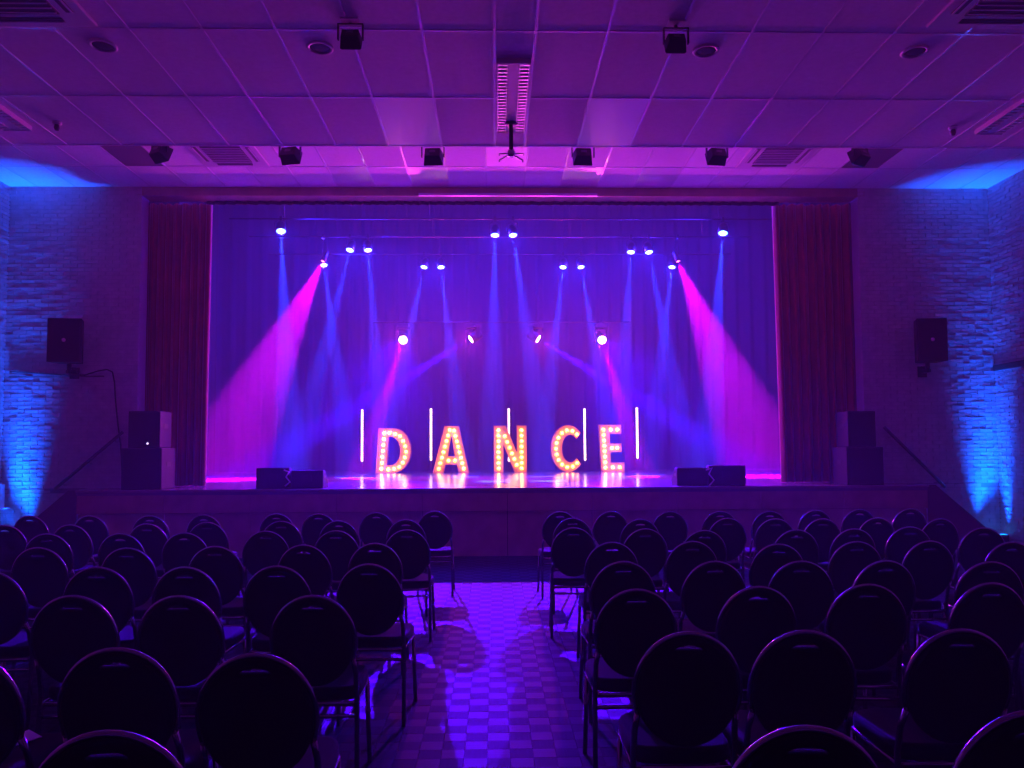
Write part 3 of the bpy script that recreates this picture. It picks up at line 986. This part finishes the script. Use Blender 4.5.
# projector mount without a projector
p = at_z(511, 119, Z_NEAR)
root = empty('projector_mount', (p.x, p.y, Z_NEAR - .03), label='bare projector mount with spider arms hanging from the centre strip light', cat='projector mount')
MB().lathe([(.07, 0), (.07, -.02), (.03, -.035)], 16).build('ceiling_plate', 'black', root)
MB().tube([(0, 0, -.02), (0, 0, -.32)], .022, 10).build('drop_pole', 'black', root)
MB().lathe([(.03, -.30), (.04, -.32), (.04, -.36), (.02, -.375)], 14).build('swivel', 'steel', root)
for a in (35, 145, 215, 325):
    d = Vector((math.cos(R(a)), math.sin(R(a)), 0))
    MB().tube([Vector((0, 0, -.35)), d * .07 + Vector((0, 0, -.355)), d * .15 + Vector((0, 0, -.375)), d * .15 + Vector((0, 0, -.395))], .008, 6).build('spider_arm', 'steel', root)

# ------------------------------------------------------------------ chairs
HT = .91


def chair_proto():
    root = empty('banquet_chair', (0, 0, 0))
    RX, RZ, ZC = .183, .205, .705
    lean = Matrix.Rotation(R(9), 4, 'X')         # top leans towards the rear

    def back_pt(a, rx=RX, rz=RZ):
        p = Vector((rx * math.cos(a), 0, rz * math.sin(a)))
        return Vector((p.x, -.03 - p.z * .20, ZC + p.z))

    # upholstered oval with a grip slot
    n = 40
    outer = [((RX - .006) * math.cos(2 * math.pi * k / n), (RZ - .006) * math.sin(2 * math.pi * k / n)) for k in range(n)]
    slot = []
    for k in range(16):
        a = 2 * math.pi * k / 16
        cx, cy = .046 * math.cos(a), .0085 * math.sin(a)
        slot.append((cx, .160 + cy - cx * cx * 3.2))
    me = outline_mesh('backrest', [outer, slot], .036, .010, 2)
    rot = Matrix(((1, 0, 0, 0), (0, -.20, -1, -.03), (0, 1, -.20, ZC), (0, 0, 0, 1)))
    me.transform(rot)
    for p in me.polygons:
        p.use_smooth = True
    obj('backrest', me, 'fabric', root)
    a0, a1 = R(-22), R(202)
    MB().tube([back_pt(a0 + (a1 - a0) * k / 28) for k in range(29)], .0095, 8).build('back_frame', 'tube', root)
    # rear legs run up into the back frame, front legs stand under the seat
    for s in (-1, 1):
        e = back_pt(a0 if s > 0 else a1)
        MB().tube([(s * .186, .0, 0.0), (s * .182, .035, .30), (s * .178, .045, .46), (s * .176, .02, .56), e], .0115, 8).build('leg', 'tube', root)
        MB().tube([(s * .186, .44, 0.0), (s * .180, .425, .20), (s * .174, .415, .415)], .0115, 8).build('leg', 'tube', root)
    fr = MB()
    zf = .412
    fr.tube([(-.176, .05, zf), (-.176, .41, zf), (-.14, .44, zf), (.14, .44, zf), (.176, .41, zf), (.176, .05, zf)], .011, 6, closed=True)
    fr.build('seat_frame', 'tube', root)
    MB().tube([(-.185, .04, .36), (.185, .04, .36)], .009, 6).build('rear_stretcher', 'tube', root)
    # seat cushion
    m = 32
    pts = []
    for k in range(m):
        a = 2 * math.pi * k / m
        c, s = math.cos(a), math.sin(a)
        pts.append((.190 * math.copysign(abs(c) ** .45, c), .255 + .205 * math.copysign(abs(s) ** .45, s)))
    me = outline_mesh('seat', [pts], .062, .020, 3)
    me.transform(Matrix.Translation((0, 0, .45)))
    for p in me.polygons:
        p.use_smooth = True
    obj('seat', me, 'fabric', root)
    return root


proto = chair_proto()
# centre of the top edge of every chair back, in photograph pixels, front row first, from the aisle outwards
LEFT = [
    [(434.5, 510.7), (377, 512), (319, 513), (277, 513), (204, 514.3), (149, 515), (90, 515), (29.5, 515)],
    [(406, 519), (338.5, 520), (280, 520.5), (207, 521.5), (147.5, 523), (70.5, 524), (4, 524.4)],
    [(406.5, 529), (335.7, 530), (264.5, 530.3), (184, 532), (120, 532.6), (45.5, 533)],
    [(374, 542.4), (304, 544), (213.5, 545.5), (126.5, 547), (37, 546.6)],
    [(370, 563), (275.5, 565), (184.5, 566), (94.5, 566), (-14, 570)],
    [(311, 594.2), (177.5, 594.6), (70, 594.4)],
    [(253, 652), (112, 646.5), (-44, 650)],
    [(102, 729)],
]
RIGHT = [
    [(559.5, 511), (611, 510.8), (670, 511), (720.5, 510.6), (770, 510.5), (816, 509.6), (860, 508.6), (911, 508)],
    [(573.5, 517.4), (640, 518.4), (727, 517.5), (776, 518), (822, 518), (877, 517), (940, 518)],
    [(574.5, 527), (645, 528), (704, 529.6), (797, 529), (854, 528), (911, 526), (985, 527)],
    [(612, 541.3), (692, 540.5), (779, 543), (857.5, 540.6), (929, 540), (1011, 541)],
    [(623, 560.5), (714.5, 560.2), (803, 560), (885, 559.5), (993, 560.7)],
    [(637, 588), (758, 585.3), (870, 583), (991, 581.7)],
    [(690, 630.5), (806, 629), (963, 627.7)],
    [(811, 724), (1030, 709)],
]
first = True
paper_chair = None
for side, rows in (('left', LEFT), ('right', RIGHT)):
    for ri, row in enumerate(rows):
        for si, (px, py) in enumerate(row):
            p = at_z(px, py, HT + .012)
            c = proto if first else copy_tree(proto)
            first = False
            rz = R(random.uniform(-3.5, 3.5))
            off = Vector((-math.sin(rz) * -.075, math.cos(rz) * .075, 0))
            c.location = Vector((p.x, p.y, 0)) + off
            c.rotation_euler = (0, 0, rz)
            if ri == 7:
                lab = {('left', 0): 'black round-backed chair cut by the bottom edge, nearest the camera on the left',
                       ('right', 0): 'black round-backed chair cut by the bottom edge, right of the aisle',
                       ('right', 1): 'black round-backed chair in the bottom right corner of the picture'}[side, si]
            elif si == 0:
                lab = 'black round-backed chair, %s row from the stage, aisle seat on the %s' % (ORD[ri], side)
            elif si == len(row) - 1:
                lab = 'black round-backed chair, %s row from the stage, outermost on the %s' % (ORD[ri], side)
            else:
                lab = 'black round-backed chair, %s row from the stage, %s seat %s of the aisle' % (ORD[ri], ORD[si], side)
            tag(c, lab, 'chair', 'rows of banquet chairs')
            if (side, ri, si) == ('left', 6, 2):
                paper_chair = c

# leaflet lying on a seat at the lower left
q = [at_z(x, y, .487) for x, y in ((9, 748), (42, 737), (29, 730), (9, 738))]
c = sum(q, Vector()) / 4
vs = [p - c for p in q] + [p - c + Vector((0, 0, .002)) for p in q]
tag(MB().raw(vs, [(3, 2, 1, 0), (4, 5, 6, 7), (0, 1, 5, 4), (1, 2, 6, 5), (2, 3, 7, 6), (3, 0, 4, 7)]).build('leaflet', 'paper', loc=c),
    'white leaflet lying on a chair seat at the lower left', 'paper')


# ------------------------------------------------------------------ haze in the air
def haze(name, label, x, y0, y1, z0, z1, dens, aniso):
    m = bpy.data.materials.new(name)
    m.use_nodes = True
    nt = m.node_tree
    nt.nodes.remove(nt.nodes['Principled BSDF'])
    v = nt.nodes.new('ShaderNodeVolumeScatter')
    v.inputs['Color'].default_value = (1, 1, 1, 1)
    v.inputs['Density'].default_value = dens
    v.inputs['Anisotropy'].default_value = aniso
    nt.links.new(v.outputs[0], nt.nodes['Material Output'].inputs['Volume'])
    M[name] = m
    o = MB().box((0, 0, 0), (2 * x, y1 - y0, z1 - z0)).build(name, name, loc=(0, (y0 + y1) / 2, (z0 + z1) / 2))
    tag(o, label, 'haze', kind='stuff')


haze('stage_haze', 'thin haze hanging over the stage, lit by the beams', HOUSE_X - .05, Y_FRONT + .05, Y_DROP + .4, .95, HOUSE_Z - .05, HAZE_STAGE, 0.0)
if HAZE_HALL > 0:
    haze('hall_haze', 'very thin haze drifting over the seats', XR - .1, Y_BACK + .1, Y_FRONT + .045, .005, 5.83, HAZE_HALL, 0.0)
